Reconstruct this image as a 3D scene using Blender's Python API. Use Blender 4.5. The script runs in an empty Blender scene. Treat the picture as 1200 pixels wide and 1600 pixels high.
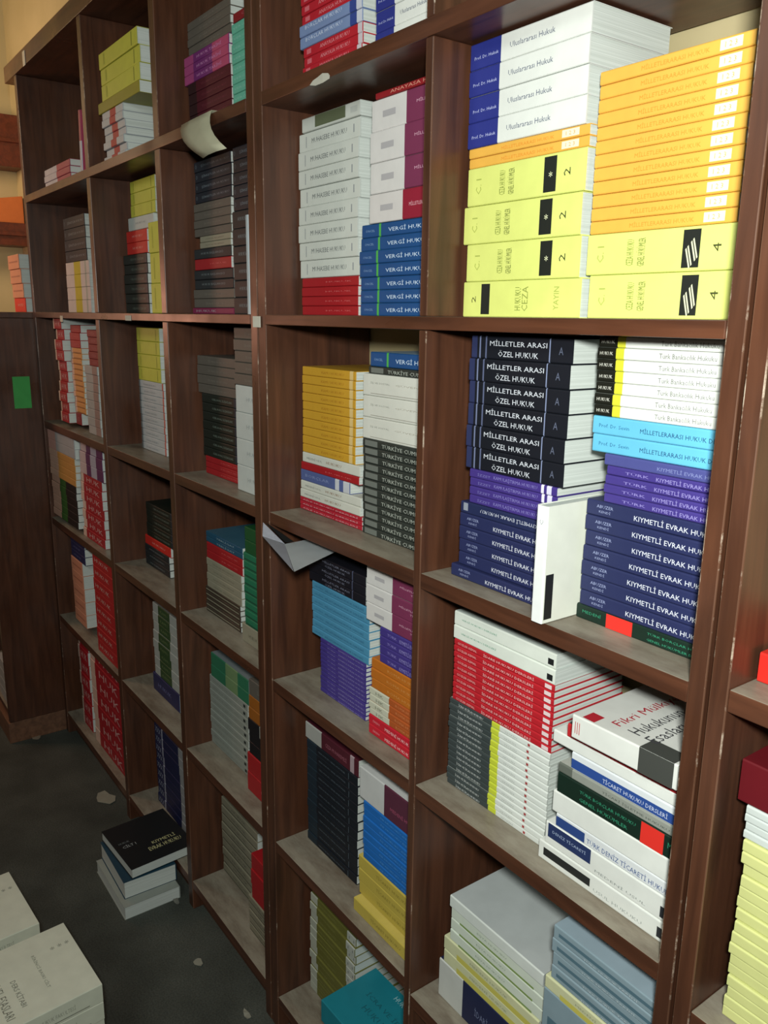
import bpy, bmesh, math, random
from mathutils import Matrix, Vector, Euler
C = bpy.context
scene = C.scene
COL = scene.collection
random.seed(7)

# ------------------------------------------------------------------ camera
cam_d = bpy.data.cameras.new('camera'); cam = bpy.data.objects.new('camera', cam_d); COL.objects.link(cam)
cam_d.sensor_fit = 'VERTICAL'; cam_d.sensor_height = 36.0
cam_d.lens = 36.0 * 1283.28 / 1600.0
cam_d.clip_start = 0.02
R_ = ((0.58762306, 0.19411799, -0.78550452), (0.80900801, -0.12376754, 0.57461956), (0.01432404, -0.97313915, -0.22977167))
m = Matrix(((R_[0][0], -R_[0][1], -R_[0][2]), (R_[1][0], -R_[1][1], -R_[1][2]), (R_[2][0], -R_[2][1], -R_[2][2])))
cam.matrix_world = Matrix.Translation((0, -0.8, 1.72)) @ m.to_4x4()
scene.camera = cam

# ------------------------------------------------------------------ world, lights, exposure
w = bpy.data.worlds.new('room_air'); scene.world = w; w.use_nodes = True
w.node_tree.nodes['Background'].inputs[0].default_value = (0.80, 0.92, 0.86, 1)
w.node_tree.nodes['Background'].inputs[1].default_value = 0.04

def area(name, loc, target, size, power, col, shape='DISK', size_y=None):
    d = bpy.data.lights.new(name, 'AREA'); d.energy = power; d.color = col; d.shape = shape; d.size = size
    if size_y: d.size_y = size_y
    o = bpy.data.objects.new(name, d); COL.objects.link(o); o.location = loc
    o.rotation_euler = (Vector(target) - Vector(loc)).to_track_quat('-Z', 'Y').to_euler()
    return o
area('phone_flash', (0.10, -0.86, 1.86), (-0.75, 0.1, 1.72), 0.10, 30.0, (0.97, 1.0, 0.95))
area('ceiling_lamp_right', (0.3, -1.9, 2.80), (-1.0, 0.0, 1.2), 0.5, 11.0, (0.93, 1.0, 0.93))
area('ceiling_lamp_left', (-1.5, -1.65, 2.62), (-1.5, 0.0, 1.2), 0.45, 4.5, (0.95, 1.0, 0.95))
area('warm_lamp', (-4.2, -1.1, 1.75), (-3.2, 0.05, 1.2), 0.5, 5.5, (1.0, 0.45, 0.30))
area('warm_wall_lamp', (-3.9, -0.9, 2.5), (-4.35, 0.2, 2.4), 0.3, 12.0, (1.0, 0.70, 0.42))

vs = scene.view_settings
vs.view_transform = 'Standard'; vs.look = 'None'; vs.gamma = 1.0; vs.use_curve_mapping = False
vs.exposure = 0.0
scene.display_settings.display_device = 'sRGB'

# ------------------------------------------------------------------ materials
def lin(h):
    h = h.lstrip('#'); v = [int(h[i:i+2], 16) / 255 for i in (0, 2, 4)]
    return tuple((c / 12.92 if c <= 0.04045 else ((c + 0.055) / 1.055) ** 2.4) for c in v) + (1,)
MC = {}
def mat(h, rough=0.5, key=''):
    k = 'paint_%s_%s' % (h.strip('#'), key)
    if k in MC: return MC[k]
    M = bpy.data.materials.new(k); M.use_nodes = True; n = M.node_tree.nodes; l = M.node_tree.links
    b = n['Principled BSDF']; b.inputs['Roughness'].default_value = rough
    b.inputs['Specular IOR Level'].default_value = 0.35
    tc = n.new('ShaderNodeTexCoord'); nz = n.new('ShaderNodeTexNoise'); nz.inputs['Scale'].default_value = 28; nz.inputs['Detail'].default_value = 3
    l.new(tc.outputs['Object'], nz.inputs['Vector'])
    mr = n.new('ShaderNodeMapRange'); mr.inputs[1].default_value = .3; mr.inputs[2].default_value = .7
    mr.inputs[3].default_value = .94; mr.inputs[4].default_value = 1.03
    l.new(nz.outputs['Fac'], mr.inputs[0])
    mx = n.new('ShaderNodeVectorMath'); mx.operation = 'SCALE'; mx.inputs[0].default_value = lin(h)[:3]
    l.new(mr.outputs[0], mx.inputs['Scale']); l.new(mx.outputs[0], b.inputs['Base Color'])
    MC[k] = M; return M
def flat(h, key='ink'):
    k = 'ink_' + h.strip('#')
    if k in MC: return MC[k]
    M = bpy.data.materials.new(k); M.use_nodes = True; b = M.node_tree.nodes['Principled BSDF']
    b.inputs['Base Color'].default_value = lin(h); b.inputs['Roughness'].default_value = .55
    MC[k] = M; return M
def pages_mat():
    M = bpy.data.materials.new('page_edges'); M.use_nodes = True; n = M.node_tree.nodes; l = M.node_tree.links
    b = n['Principled BSDF']; b.inputs['Roughness'].default_value = .85
    tc = n.new('ShaderNodeTexCoord'); mp = n.new('ShaderNodeMapping'); mp.inputs['Scale'].default_value = (3, 3, 900)
    nz = n.new('ShaderNodeTexNoise'); nz.inputs['Scale'].default_value = 1.5; nz.inputs['Detail'].default_value = 2
    l.new(tc.outputs['Object'], mp.inputs[0]); l.new(mp.outputs[0], nz.inputs['Vector'])
    cr = n.new('ShaderNodeValToRGB'); cr.color_ramp.elements[0].position = .35; cr.color_ramp.elements[1].position = .7
    cr.color_ramp.elements[0].color = lin('#b4bbb5'); cr.color_ramp.elements[1].color = lin('#ccd2cd')
    l.new(nz.outputs['Fac'], cr.inputs[0]); l.new(cr.outputs[0], b.inputs['Base Color']); return M
PAGES = pages_mat()
def wood(name, c0, c1, grain=(1, 1, 12), rough=0.33, dust=0.0):
    M = bpy.data.materials.new(name); M.use_nodes = True; n = M.node_tree.nodes; l = M.node_tree.links
    b = n['Principled BSDF']; b.inputs['Specular IOR Level'].default_value = .5
    tc = n.new('ShaderNodeTexCoord'); mp = n.new('ShaderNodeMapping')
    mp.inputs['Scale'].default_value = {1: (14, 14, 1.2), 0: (1.2, 14, 14)}[1 if grain[2] > 1 else 0]
    nz = n.new('ShaderNodeTexNoise'); nz.inputs['Scale'].default_value = 3.5; nz.inputs['Detail'].default_value = 7; nz.inputs['Distortion'].default_value = .6
    l.new(tc.outputs['Object'], mp.inputs[0]); l.new(mp.outputs[0], nz.inputs['Vector'])
    cr = n.new('ShaderNodeValToRGB'); e = cr.color_ramp.elements
    e[0].position = .3; e[1].position = .72; e[0].color = lin(c0); e[1].color = lin(c1)
    l.new(nz.outputs['Fac'], cr.inputs[0])
    # worn varnish: large dull patches
    n2 = n.new('ShaderNodeTexNoise'); n2.inputs['Scale'].default_value = 5; n2.inputs['Detail'].default_value = 5
    l.new(tc.outputs['Object'], n2.inputs['Vector'])
    mr = n.new('ShaderNodeMapRange'); mr.inputs[1].default_value = .3; mr.inputs[2].default_value = .7
    mr.inputs[3].default_value = rough - .08; mr.inputs[4].default_value = rough + .2
    l.new(n2.outputs['Fac'], mr.inputs[0]); l.new(mr.outputs[0], b.inputs['Roughness'])
    if dust > 0:
        n3 = n.new('ShaderNodeTexNoise'); n3.inputs['Scale'].default_value = 9; n3.inputs['Detail'].default_value = 9; n3.inputs['Roughness'].default_value = .7
        m3 = n.new('ShaderNodeMapping'); m3.inputs['Scale'].default_value = (.8, 2.5, 1)
        l.new(tc.outputs['Object'], m3.inputs[0]); l.new(m3.outputs[0], n3.inputs['Vector'])
        r3 = n.new('ShaderNodeMapRange'); r3.inputs[1].default_value = .34; r3.inputs[2].default_value = .62
        r3.inputs[3].default_value = dust * .35; r3.inputs[4].default_value = dust
        l.new(n3.outputs['Fac'], r3.inputs[0])
        mx = n.new('ShaderNodeMix'); mx.data_type = 'RGBA'; mx.inputs[7].default_value = lin('#9a9484')
        l.new(r3.outputs[0], mx.inputs[0]); l.new(cr.outputs[0], mx.inputs[6]); l.new(mx.outputs[2], b.inputs['Base Color'])
        b.inputs['Specular IOR Level'].default_value = .2
    else:
        l.new(cr.outputs[0], b.inputs['Base Color'])
    bp = n.new('ShaderNodeBump'); bp.inputs['Strength'].default_value = .06; l.new(nz.outputs['Fac'], bp.inputs['Height']); l.new(bp.outputs[0], b.inputs['Normal'])
    return M
WOOD_V = wood('mahogany_panel', '#3a2217', '#573524')
WOOD_H = wood('mahogany_board', '#3d2317', '#5c3725', grain=(1, 1, 0))
WOOD_D = wood('dusty_shelf_top', '#4a3a2e', '#5e4c3e', grain=(1, 1, 0), dust=.8)
def worn_edge():
    M = wood('worn_panel_edge', '#4a3022', '#6b4a38'); n = M.node_tree.nodes; l = M.node_tree.links
    b = n['Principled BSDF']; cr = [q for q in n if q.type == 'VALTORGB'][0]; tc = [q for q in n if q.type == 'TEX_COORD'][0]
    nz = n.new('ShaderNodeTexNoise'); nz.inputs['Scale'].default_value = 7; nz.inputs['Detail'].default_value = 8; nz.inputs['Roughness'].default_value = .75
    l.new(tc.outputs['Object'], nz.inputs['Vector'])
    r = n.new('ShaderNodeMapRange'); r.inputs[1].default_value = .55; r.inputs[2].default_value = .66; l.new(nz.outputs['Fac'], r.inputs[0])
    mx = n.new('ShaderNodeMix'); mx.data_type = 'RGBA'; mx.inputs[7].default_value = lin('#c3b5a2')
    l.new(r.outputs[0], mx.inputs[0]); l.new(cr.outputs[0], mx.inputs[6]); l.new(mx.outputs[2], b.inputs['Base Color'])
    return M
WORN = worn_edge()
WOOD_RED = wood('reddish_wood', '#4d2013', '#6a2f1c', grain=(1, 1, 0))

# ------------------------------------------------------------------ helpers
def link(o, parent=None):
    COL.objects.link(o)
    if parent: o.parent = parent
    return o
def tag(o, label=None, cat=None, group=None, kind=None):
    if label: o['label'] = label
    if cat: o['category'] = cat
    if group: o['group'] = group
    if kind: o['kind'] = kind
    return o
def box_bm(x0, x1, y0, y1, z0, z1, bev=0.0, top=None, wear=None):
    bm = bmesh.new(); bmesh.ops.create_cube(bm, size=1)
    for v in bm.verts:
        v.co = Vector(((x0 + x1) / 2 + v.co.x * (x1 - x0), (y0 + y1) / 2 + v.co.y * (y1 - y0), (z0 + z1) / 2 + v.co.z * (z1 - z0)))
    if bev: bmesh.ops.bevel(bm, geom=bm.edges[:], offset=bev, segments=2, affect='EDGES', profile=.6)
    if top is not None:
        bm.normal_update()
        for f in bm.faces:
            if f.normal.z > .95: f.material_index = top
    if wear is not None:
        bm.normal_update()
        for f in bm.faces:
            q = f.normal
            if q.y < -.15 and abs(q.x) > .15 and abs(q.z) < .1: f.material_index = wear
    return bm
def obj(name, bm, mats, parent=None, loc=None):
    me = bpy.data.meshes.new(name); bm.to_mesh(me); bm.free()
    for q in (mats if isinstance(mats, (list, tuple)) else [mats]): me.materials.append(q)
    o = bpy.data.objects.new(name, me); link(o, parent)
    if loc: o.location = loc
    return o
def empty(name, loc):
    o = bpy.data.objects.new(name, None); link(o); o.location = loc; o.empty_display_size = .05; return o

# ------------------------------------------------------------------ the room
def plaster(name, c0, c1, sc=4):
    M = bpy.data.materials.new(name); M.use_nodes = True; n = M.node_tree.nodes; l = M.node_tree.links
    b = n['Principled BSDF']; b.inputs['Roughness'].default_value = .85
    tc = n.new('ShaderNodeTexCoord'); nz = n.new('ShaderNodeTexNoise'); nz.inputs['Scale'].default_value = sc; nz.inputs['Detail'].default_value = 8
    l.new(tc.outputs['Object'], nz.inputs['Vector'])
    cr = n.new('ShaderNodeValToRGB'); e = cr.color_ramp.elements; e[0].position = .3; e[1].position = .7
    e[0].color = lin(c0); e[1].color = lin(c1); l.new(nz.outputs['Fac'], cr.inputs[0]); l.new(cr.outputs[0], b.inputs['Base Color'])
    bp = n.new('ShaderNodeBump'); bp.inputs['Strength'].default_value = .15; l.new(nz.outputs['Fac'], bp.inputs['Height']); l.new(bp.outputs[0], b.inputs['Normal'])
    return M
def carpet():
    M = plaster('worn_floor', '#353933', '#4b4f48', 6); n = M.node_tree.nodes; l = M.node_tree.links
    b = n['Principled BSDF']; cr = [q for q in n if q.type == 'VALTORGB'][0]
    nz = n.new('ShaderNodeTexNoise'); nz.inputs['Scale'].default_value = 220; nz.inputs['Detail'].default_value = 4
    tc = [q for q in n if q.type == 'TEX_COORD'][0]; l.new(tc.outputs['Object'], nz.inputs['Vector'])
    mx = n.new('ShaderNodeMix'); mx.data_type = 'RGBA'; mx.blend_type = 'MULTIPLY'; mx.inputs[0].default_value = .7
    l.new(cr.outputs[0], mx.inputs[6]); r = n.new('ShaderNodeMapRange'); r.inputs[1].default_value = .35; r.inputs[2].default_value = .65; r.inputs[3].default_value = .55; r.inputs[4].default_value = 1.2
    l.new(nz.outputs['Fac'], r.inputs[0]); l.new(r.outputs[0], mx.inputs[7]); l.new(mx.outputs[2], b.inputs['Base Color'])
    return M
def struct(name, bm, m):
    o = obj(name, bm, m); o['kind'] = 'structure'; return o
struct('floor', box_bm(-4.65, 1.6, -3.2, 0.4, -.1, 0), carpet())
WALL = plaster('beige_paint', '#b3a57c', '#c2b48c')
struct('wall_back', box_bm(-4.65, 1.6, .262, .4, 0, 3.4), WALL)
struct('wall_left', box_bm(-4.65, -4.55, -3.2, .262, 0, 3.4), WALL)
struct('ceiling', box_bm(-4.65, 1.6, -3.2, .4, 3.4, 3.5), plaster('ceiling_paint', '#a9a391', '#b5af9c'))

# ------------------------------------------------------------------ bookcases (three units side by side)
U = 0.8
def ux(v): return v * U
def uz(v): return (v + 2.15) * U
DEP = .255
EYE = (-.021, .004); TOPR = (.484, .515)
ROWZ = (-.502, -.98, -1.49, -2.03)
def bookcase(label, x0, x1, dividers, endl, endr, rows=None, over=0.0, topz=(1.017, 1.085)):
    """x0,x1 outer faces (units); dividers = list of (x0,x1)."""
    xm = ux((x0 + x1) / 2)
    root = tag(empty('bookcase', (xm, DEP / 2, 0)), label, 'bookcase', None)
    def part(n, a, b, y0, y1, c, d, m, top=None, bev=.0012):
        a += .0003; b -= .0003; c += 0 if c == 0 else .0003; d -= .0003 if 'shelf' not in n else 0
        vert = 'panel' in n
        mats = [m, WORN] if vert else ([m] if top is None else [m, top])
        bm = box_bm(a - xm, b - xm, y0 - DEP / 2, y1 - DEP / 2, c, d, .0016 if vert else bev, None if top is None else 1, 1 if vert else None)
        return obj(n, bm, mats, root)
    part('side_panel', ux(x0), ux(endl), 0, DEP, 0, uz(topz[0]), WOOD_V)
    part('side_panel', ux(endr), ux(x1), 0, DEP, 0, uz(topz[0]), WOOD_V)
    part('top_board', ux(x0 - over), ux(x1), -.002, DEP, uz(topz[0]), uz(topz[1]), WOOD_H)
    for z in (EYE, TOPR):
        part('shelf_board', ux(endl), ux(endr), -.001, DEP, uz(z[0]), uz(z[1]), WOOD_H, WOOD_D)
    for a, b in dividers:
        for z0, z1 in ((-2.15, EYE[0]), (EYE[1], TOPR[0]), (TOPR[1], topz[0])):
            part('divider_panel', ux(a), ux(b), 0, DEP, uz(z0), uz(z1), WOOD_V)
    edges = [endl] + [v for d in dividers for v in d] + [endr]
    for i in range(0, len(edges), 2):
        rz = (rows or {}).get(i // 2, ROWZ)
        for z in rz:
            part('shelf_board', ux(edges[i]), ux(edges[i + 1]), .001, DEP, uz(z - .033), uz(z), WOOD_H, WOOD_D)
        part('plinth', ux(edges[i]), ux(edges[i + 1]), .03, .045, 0, uz(rz[-1] - .033), WOOD_H)
    return root
bookcase('tall dark mahogany bookcase against the wall, far left of the row', -4.19, -1.925,
         [(-3.25, -3.21), (-2.57, -2.53)], -4.15, -1.962, over=.16)
bookcase('dark mahogany bookcase filling the middle and right of the picture', -1.92, -.594,
         [(-1.262, -1.24)], -1.88, -.622, rows={1: (-.502, -.98, -1.52, -2.03)})
bookcase('reddish mahogany bookcase cut off by the right edge of the picture', -.588, .12, [], -.56, .09, rows={0: (-.49, -1.02, -1.52, -2.03)})

# ------------------------------------------------------------------ books
W = '#d9dcd6'
T = {}
def ty(k, desc, s, cover=None, bands=(), patch=(), text=(), page=True): T[k] = dict(desc=desc, s=s, c=cover or s, bands=bands, patch=patch, text=text)
# text: (string, x0, x1, z centre, height, colour[, turn in degrees])
LIME = '#d3da78'
lt = [('CEZA HUKUKU', .30, .35, .5, .62, '#7d8a3a', 90), ('GENEL HÜKÜMLER', .37, .43, .5, .66, '#6b7534', 90), ('C. I', .08, .13, .5, .4, '#a3ad52', 90)]
ty('lime', 'thick lime yellow volume', LIME, patch=[(.68, .78, .08, .93, '#161a14')], text=lt + [('2', .84, .89, .5, .18, '#3c401c', 90), ('*', .72, .75, .5, .14, '#e6e9c0')])
ty('lime2', 'thick lime yellow volume', LIME, patch=[(.68, .79, .08, .93, '#161a14')], text=lt + [('4', .87, .92, .5, .18, '#3c401c', 90), ('ǁǁ', .71, .77, .4, .5, '#cfd2b0', 30)])
ty('lime_r', 'lime yellow volume with label at left', LIME, patch=[(.17, .25, .08, .93, '#161a14')], text=[('HUKUKU', .48, .53, .5, .62, '#7d8a3a', 90), ('CEZA', .54, .59, .5, .66, '#8b9544', 90), ('2', .08, .12, .5, .18, '#3c401c', 90), ('YAYIN', .80, .84, .5, .6, '#a3ad52', 90)])
ty('orange', 'thin pale orange law paperback', '#e0aa48', patch=[(.80, .93, .16, .84, '#e8d9c0')], text=[('MİLLETLERARASI HUKUK', .30, .74, .5, .42, '#d98f30'), ('1 2 3', .83, .90, .5, .35, '#c9a25a')])
ty('navywhite', 'white thick volume with navy end', W, cover='#c8ccc8', bands=[(0, .28, '#27307e')], text=[('Uluslararası Hukuk', .36, .73, .5, .2, '#5c6478'), ('Prof. Dr. Hukuk', .04, .26, .42, .12, '#b9c0e6')])
NV = '#252b52'
nt = [('KIYMETLİ EVRAK HUKUKU', .37, .97, .48, .42, '#d3d7e2'), ('ABUZER', .08, .21, .66, .2, '#8f98bd'), ('KENDİ', .10, .19, .36, .2, '#8f98bd')]
ty('navy', 'navy KIYMETLİ EVRAK HUKUKU book', NV, text=nt)
ty('navypale', 'faded blue-violet law book', '#474b86', text=[('KIYMETLİ EVRAK HUKUKU', .44, .98, .5, .4, '#7b83b4')])
ty('navyup', 'upside-down navy KIYMETLİ EVRAK HUKUKU book', '#222a4e', text=[('KIYMETLİ EVRAK HUKUKU', .22, .80, .5, .38, '#c3c8d6', 180)], patch=[(.03, .08, .25, .9, '#8d93a0')])
ty('purplew', 'thin purple paperback with white end', '#40317c', bands=[(.84, .87, '#d8d6e6'), (.90, .95, '#cfcde2')], text=[('KAMULAŞTIRMA HUKUKU', .30, .80, .5, .5, '#8079b8'), ('İZZET', .10, .26, .5, .35, '#7570ac')])
ty('purple', 'thin purple KIYMETLİ EVRAK HUKUKU paperback', '#40347e', text=[('KIYMETLİ EVRAK HUKUKU', .42, .98, .5, .55, '#948cc6'), ('TÜRK', .16, .36, .5, .35, '#8a80c0')])
ty('milletler', 'black MİLLETLER ARASI ÖZEL HUKUK book', '#14171f', bands=[(.0, .06, '#2a3155'), (.085, .10, '#6f7898'), (.15, .165, '#5a6280'), (.79, .80, '#7d88a8')],
   text=[('MİLLETLER ARASI', .20, .77, .72, .28, '#cdd2da'), ('ÖZEL HUKUK', .29, .69, .27, .28, '#cdd2da'), ('A', .88, .92, .5, .3, '#596074')])
ty('milletlerd', 'black law book with faint lettering', '#15161f', bands=[(.78, .795, '#4a5068')], text=[('MİLLETLER ARASI', .25, .74, .7, .28, '#7c7f92'), ('ÖZEL HUKUK', .3, .66, .27, .26, '#7c7f92')])
ty('greenred', 'black-green book with red square', '#13281f', patch=[(.24, .44, 0.02, .98, '#d82e24')], text=[('TÜRK BORÇLAR HUKUKU', .55, .98, .66, .22, '#2f8a68'), ('GENEL HÜKÜMLER DERSLERİ', .55, .98, .3, .2, '#2f8a68'), ('MEDENÎ', .05, .2, .6, .25, '#2f8a68')])
ty('greenred2', 'black-green book with red square', '#12261d', patch=[(.70, .87, 0.02, .98, '#d82e24')], text=[('TÜRK BORÇLAR HUKUKU', .2, .66, .64, .22, '#2f8a68'), ('GENEL HÜKÜMLER', .2, .6, .3, .2, '#2f8a68'), ('MED', .9, .98, .6, .25, '#2f8a68')])
ty('skyblue', 'sky blue law paperback', '#62b3d3', text=[('MİLLETLERARASI HUKUK DERSLERİ', .36, .99, .5, .32, '#1d4a70'), ('Prof. Dr. Sevin', .05, .28, .5, .2, '#2c6690')])
ty('blackyellow', 'white paperback with black and yellow end', '#dcdfd8', bands=[(.0, .14, '#15160f'), (.14, .20, '#cfcf38')], text=[('Türk Bankacılık Hukuku', .45, .82, .5, .42, '#70746e'), ('HUKUK', .02, .12, .5, .3, '#cfcfc4')])
ty('greyyel', 'thin grey and white paperback, yellow stripe', '#d3d8d2', cover='#aab0aa', bands=[(0, .45, '#3a4242'), (.45, .53, '#c3cd3c')], text=[('İCRA VE İFLAS HUKUKU', .10, .36, .5, .5, '#cfd4d2'), ('YETKİN', .58, .70, .5, .28, '#9aa09c'), ('1', .80, .82, .5, .4, '#a03c3c')])
ty('redthin', 'thin red paperback with white lettering', '#b3202a', text=[('İDARE HUKUKU DERSLERİ', .32, .82, .5, .5, '#dfb9b6'), ('GÖZLER KEMAL', .04, .25, .5, .42, '#dcb0ac'), ('■', .92, .98, .5, .6, '#dfcaca')])
ty('whitedot', 'white law volume with black mark', '#d6dcd2', cover='#c3ccc6', patch=[(.93, .98, .2, .6, '#15181a')], text=[('VERGİ HUKUKU DERSLERİ', .08, .45, .55, .16, '#4a8a72')])
ty('whiteblk', 'white volume with black label strip', W, patch=[(.04, .42, .3, .72, '#1c1f20'), (.90, .97, .2, .7, '#22252a')], text=[('USUL HUKUKU', .45, .80, .3, .16, '#9aa09c')])
ty('whitenavy', 'white volume with navy block', W, patch=[(.02, .38, .35, .98, '#20305a'), (.90, .97, .15, .6, '#22252a')], text=[('DENİZ TİCARETİ', .06, .34, .7, .16, '#9fb0cc'), ('MEDENİ USUL', .42, .80, .25, .14, '#8a8f8c')])
ty('bluestrip', 'white volume with blue title line', '#d5d9da', patch=[(0, .26, .1, .8, '#27427c')], text=[('TÜRK DENİZ TİCARETİ HUKUKU', .28, .97, .45, .46, '#3c5588')])
ty('whitemid', 'plain white thick volume', W)
ty('silver', 'silver grey law book', '#8c9088', cover='#a7aaa2', text=[('TİCARİ İŞLETME HUKUKU', .38, .90, .45, .35, '#50564f')], bands=[(0, .12, '#5f645c')])
ty('whiteblue', 'white volume with blue title band', '#d4d9dc', patch=[(.0, 1, .08, .62, '#27478c')], text=[('TİCARET HUKUKU DERSLERİ', .30, .86, .36, .30, '#c6cfe2')])
ty('redslim', 'slim red paperback', '#b5262b', cover='#3a3436', text=[('ANAYASA HUKUKU', .3, .8, .5, .3, '#dfbab6')])
ty('navywh2', 'navy book with white left end', '#1c2344', bands=[(0, .28, '#c4c6c0')], text=[('İDARİ YARGI', .42, .72, .5, .22, '#6c7594')])
ty('yelwht', 'pale yellow and white law book', '#c9cba2', patch=[(.15, 1, 0, .4, '#c4bc5a')], text=[('MEDENİ HUKUK', .3, .7, .65, .2, '#8d9078')])
ty('greenwht', 'pale green and white thin book', '#ccd5c6', cover='#b9c2ba', patch=[(.1, .9, .0, .18, '#7d9455')], text=[('EŞYA HUKUKU', .3, .62, .55, .22, '#8e9a8a')])
ty('whitepad', 'white book with greyish cover on top', '#cfd5cf', cover='#aeb4b3')
ty('greyblue', 'grey-blue law volume', '#8397a0', cover='#8ea0aa', patch=[(.05, .95, .35, .6, '#4f6b78')], text=[('TÜRK HUKUK TARİHİ', .3, .8, .2, .14, '#b9c4c8')])
ty('redpink', 'red law paperback with pink lettering', '#b01e2c', text=[('ANAYASA HUKUKU', .30, .80, .5, .4, '#d88a92'), ('■', .06, .14, .5, .5, '#c9646e')], bands=[(.93, 1, '#c8bfc6')])
ty('bluepale', 'pale blue law paperback', '#7488b0', text=[('BORÇLAR HUKUKU', .1, .7, .6, .4, '#c3cfe4')], bands=[(.82, .92, '#31448a'), (.92, 1, '#c8ccd8')])
ty('redplain', 'plain red law book', '#a01c22', text=[('HUKUK', .45, .9, .5, .14, '#c86464')])
ty('redbright', 'bright red law book', '#c8281f', text=[('HUKUKU', .3, .8, .5, .2, '#e0a096')])
ty('reddark', 'dark red law book', '#7e1420', text=[('CEZA', .3, .8, .5, .3, '#a85c60')])
ty('whitegrey', 'white MUHASEBE HUKUKU volume', '#c8ccc4', cover='#b7bdb8', text=[('MUHASEBE HUKUKU', .22, .80, .5, .26, '#6c7070'), ('I', .12, .13, .5, .6, '#8d9194'), ('I', .90, .915, .5, .4, '#8d9194')])
ty('whitegreen', 'white volume with olive green block', '#c4c8c0', cover='#b9beb8', patch=[(.24, .77, .15, .95, '#5a6248')], text=[('||||||', .86, .96, .5, .4, '#8d9194')])
ty('bluetext', 'blue law book, white title lettering', '#16497e', cover='#b4cfe0', bands=[(.22, .245, '#4aa84a')], text=[('VERGİ HUKUKU', .34, .88, .5, .38, '#c6d8ea'), ('ÖNCEL', .05, .17, .5, .2, '#7f9fc4')])
ty('crimsonw', 'white volume with crimson right half', '#cdc9c6', bands=[(.42, 1, '#8c1c32')], text=[('MİLLETLERARASI ÖZEL HUKUK', .5, .96, .5, .16, '#d8a6b0'), ('■', .14, .3, .5, .2, '#a8a6a8')])
ty('magentaw', 'white volume with magenta right half', '#cfcdca', bands=[(.43, 1, '#74304f')], text=[('MİLLETLERARASI', .55, .94, .60, .12, '#cfa0b4'), ('TİCARET', .72, .92, .4, .12, '#cfa0b4'), ('■', .14, .3, .5, .2, '#a8a6a8')])
ty('maroonw', 'maroon volume with white left end', '#4e1c28', bands=[(0, .32, '#a6a6a0'), (.86, .93, '#a8949a')], text=[('CEZA MUHAKEMESİ', .4, .8, .5, .3, '#9a5a68')])
ty('maroonw2', 'thick white volume with maroon end', '#c2c4c2', bands=[(.40, 1, '#54283a')], text=[('MEDENİ HUKUK', .5, .9, .4, .14, '#a6506a')])
ty('redtop', 'red law book with cream lettering', '#8c1c22', text=[('ANAYASA HUKUKU', .2, .95, .5, .5, '#d0907c')])
ty('redpinkline', 'thin red paperback with pink line', '#a82030', text=[('AİLE HUKUKU DERSLERİ', .05, .95, .5, .4, '#d4a0a6')])
ty('whitetext', 'white paperback with small lettering', '#c9cabf', text=[('MEDENİ USUL', .08, .36, .5, .28, '#787c78'), ('HUKUKU', .44, .7, .5, .28, '#8a6a50')])
ty('bluegrey', 'greyish blue law book', '#515f90', bands=[(.72, .80, '#c3c6cc'), (.88, 1, '#c3c6cc')], text=[('BORÇLAR', .1, .6, .5, .3, '#7e8bb4')])
ty('gold', 'golden yellow law paperback', '#c5962c', bands=[(.90, .96, '#d8bc7c')], text=[('KAMU HUKUKU', .38, .80, .5, .3, '#a6741f')])
ty('speckle', 'black and white speckled law book', '#2e3430', patch=[(.03, .2, .15, .85, '#6a706a')], text=[('TÜRKİYE CUMHURİYETİ', .26, .98, .5, .62, '#aab0a6')])
ty('whiteline', 'thick white book with faint lines', '#cfd0c6', text=[('İŞ VE SOSYAL', .10, .35, .6, .12, '#8c8e86'), ('GÜVENLİK', .42, .85, .6, .1, '#a8a498'), ('__________', .1, .98, .12, .03, '#9c9a90')])
ty('skydark', 'blue-cyan law paperback', '#4a8cae', text=[('MİLLETLERARASI HUKUK DERSLERİ', .25, .92, .5, .34, '#25587a'), ('SEVİN', .05, .2, .5, .3, '#2f6a8c')])
ty('redwhite', 'red law book with white title', '#c01f30', text=[('MEDENİ HUKUK DERSLERİ', .30, .98, .5, .4, '#e6c8c8'), ('EREN', .08, .2, .5, .22, '#d88a90')])
ty('orangelbl', 'orange law book with white left end', '#ac5526', bands=[(0, .36, '#c3c4b0')], text=[('ROMA HUKUKU', .48, .9, .5, .3, '#cc8050'), ('HK', .12, .26, .5, .4, '#7a7c68')])
ty('orangeb', 'orange law book', '#b86a20', text=[('ROMA HUKUKU', .3, .9, .5, .25, '#c98a48')])
ty('blackline', 'black law book with faint grey title', '#141a22', bands=[(0, .2, '#1c2a34')], text=[('CEZA HUKUKU GENEL HÜKÜMLER', .24, .78, .5, .2, '#5c6872'), ('I', .84, .85, .5, .7, '#4c5862')])
ty('blackline2', 'black book with faint lettering', '#1c2428', text=[('HUKUK BAŞLANGICI', .2, .8, .5, .28, '#7e888a')])
ty('yellowp', 'pale yellow law book', '#bba84a', cover='#c4b25c', patch=[(.9, .96, .1, .6, '#2c2a1c')], text=[('TİCARET HUKUKU', .3, .8, .55, .3, '#8c7c34')])
ty('azure', 'bright blue law paperback', '#1a66b4', text=[('İŞ HUKUKU DERSLERİ', .3, .95, .5, .28, '#5c9cd4')])
ty('olive', 'olive green and white law paperback', '#6a6830', bands=[(0, .16, '#b0b2a2'), (.82, 1, '#b3b6ac')], text=[('AVRUPA BİRLİĞİ', .2, .58, .5, .25, '#8c8a50'), ('I I', .86, .97, .5, .3, '#7e8280')])
ty('maroon', 'dark maroon law book', '#4c1220', bands=[(0, .2, '#2a1014')], text=[('TİCARET HUKUKU', .32, .9, .5, .25, '#7c3a48')])
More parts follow.
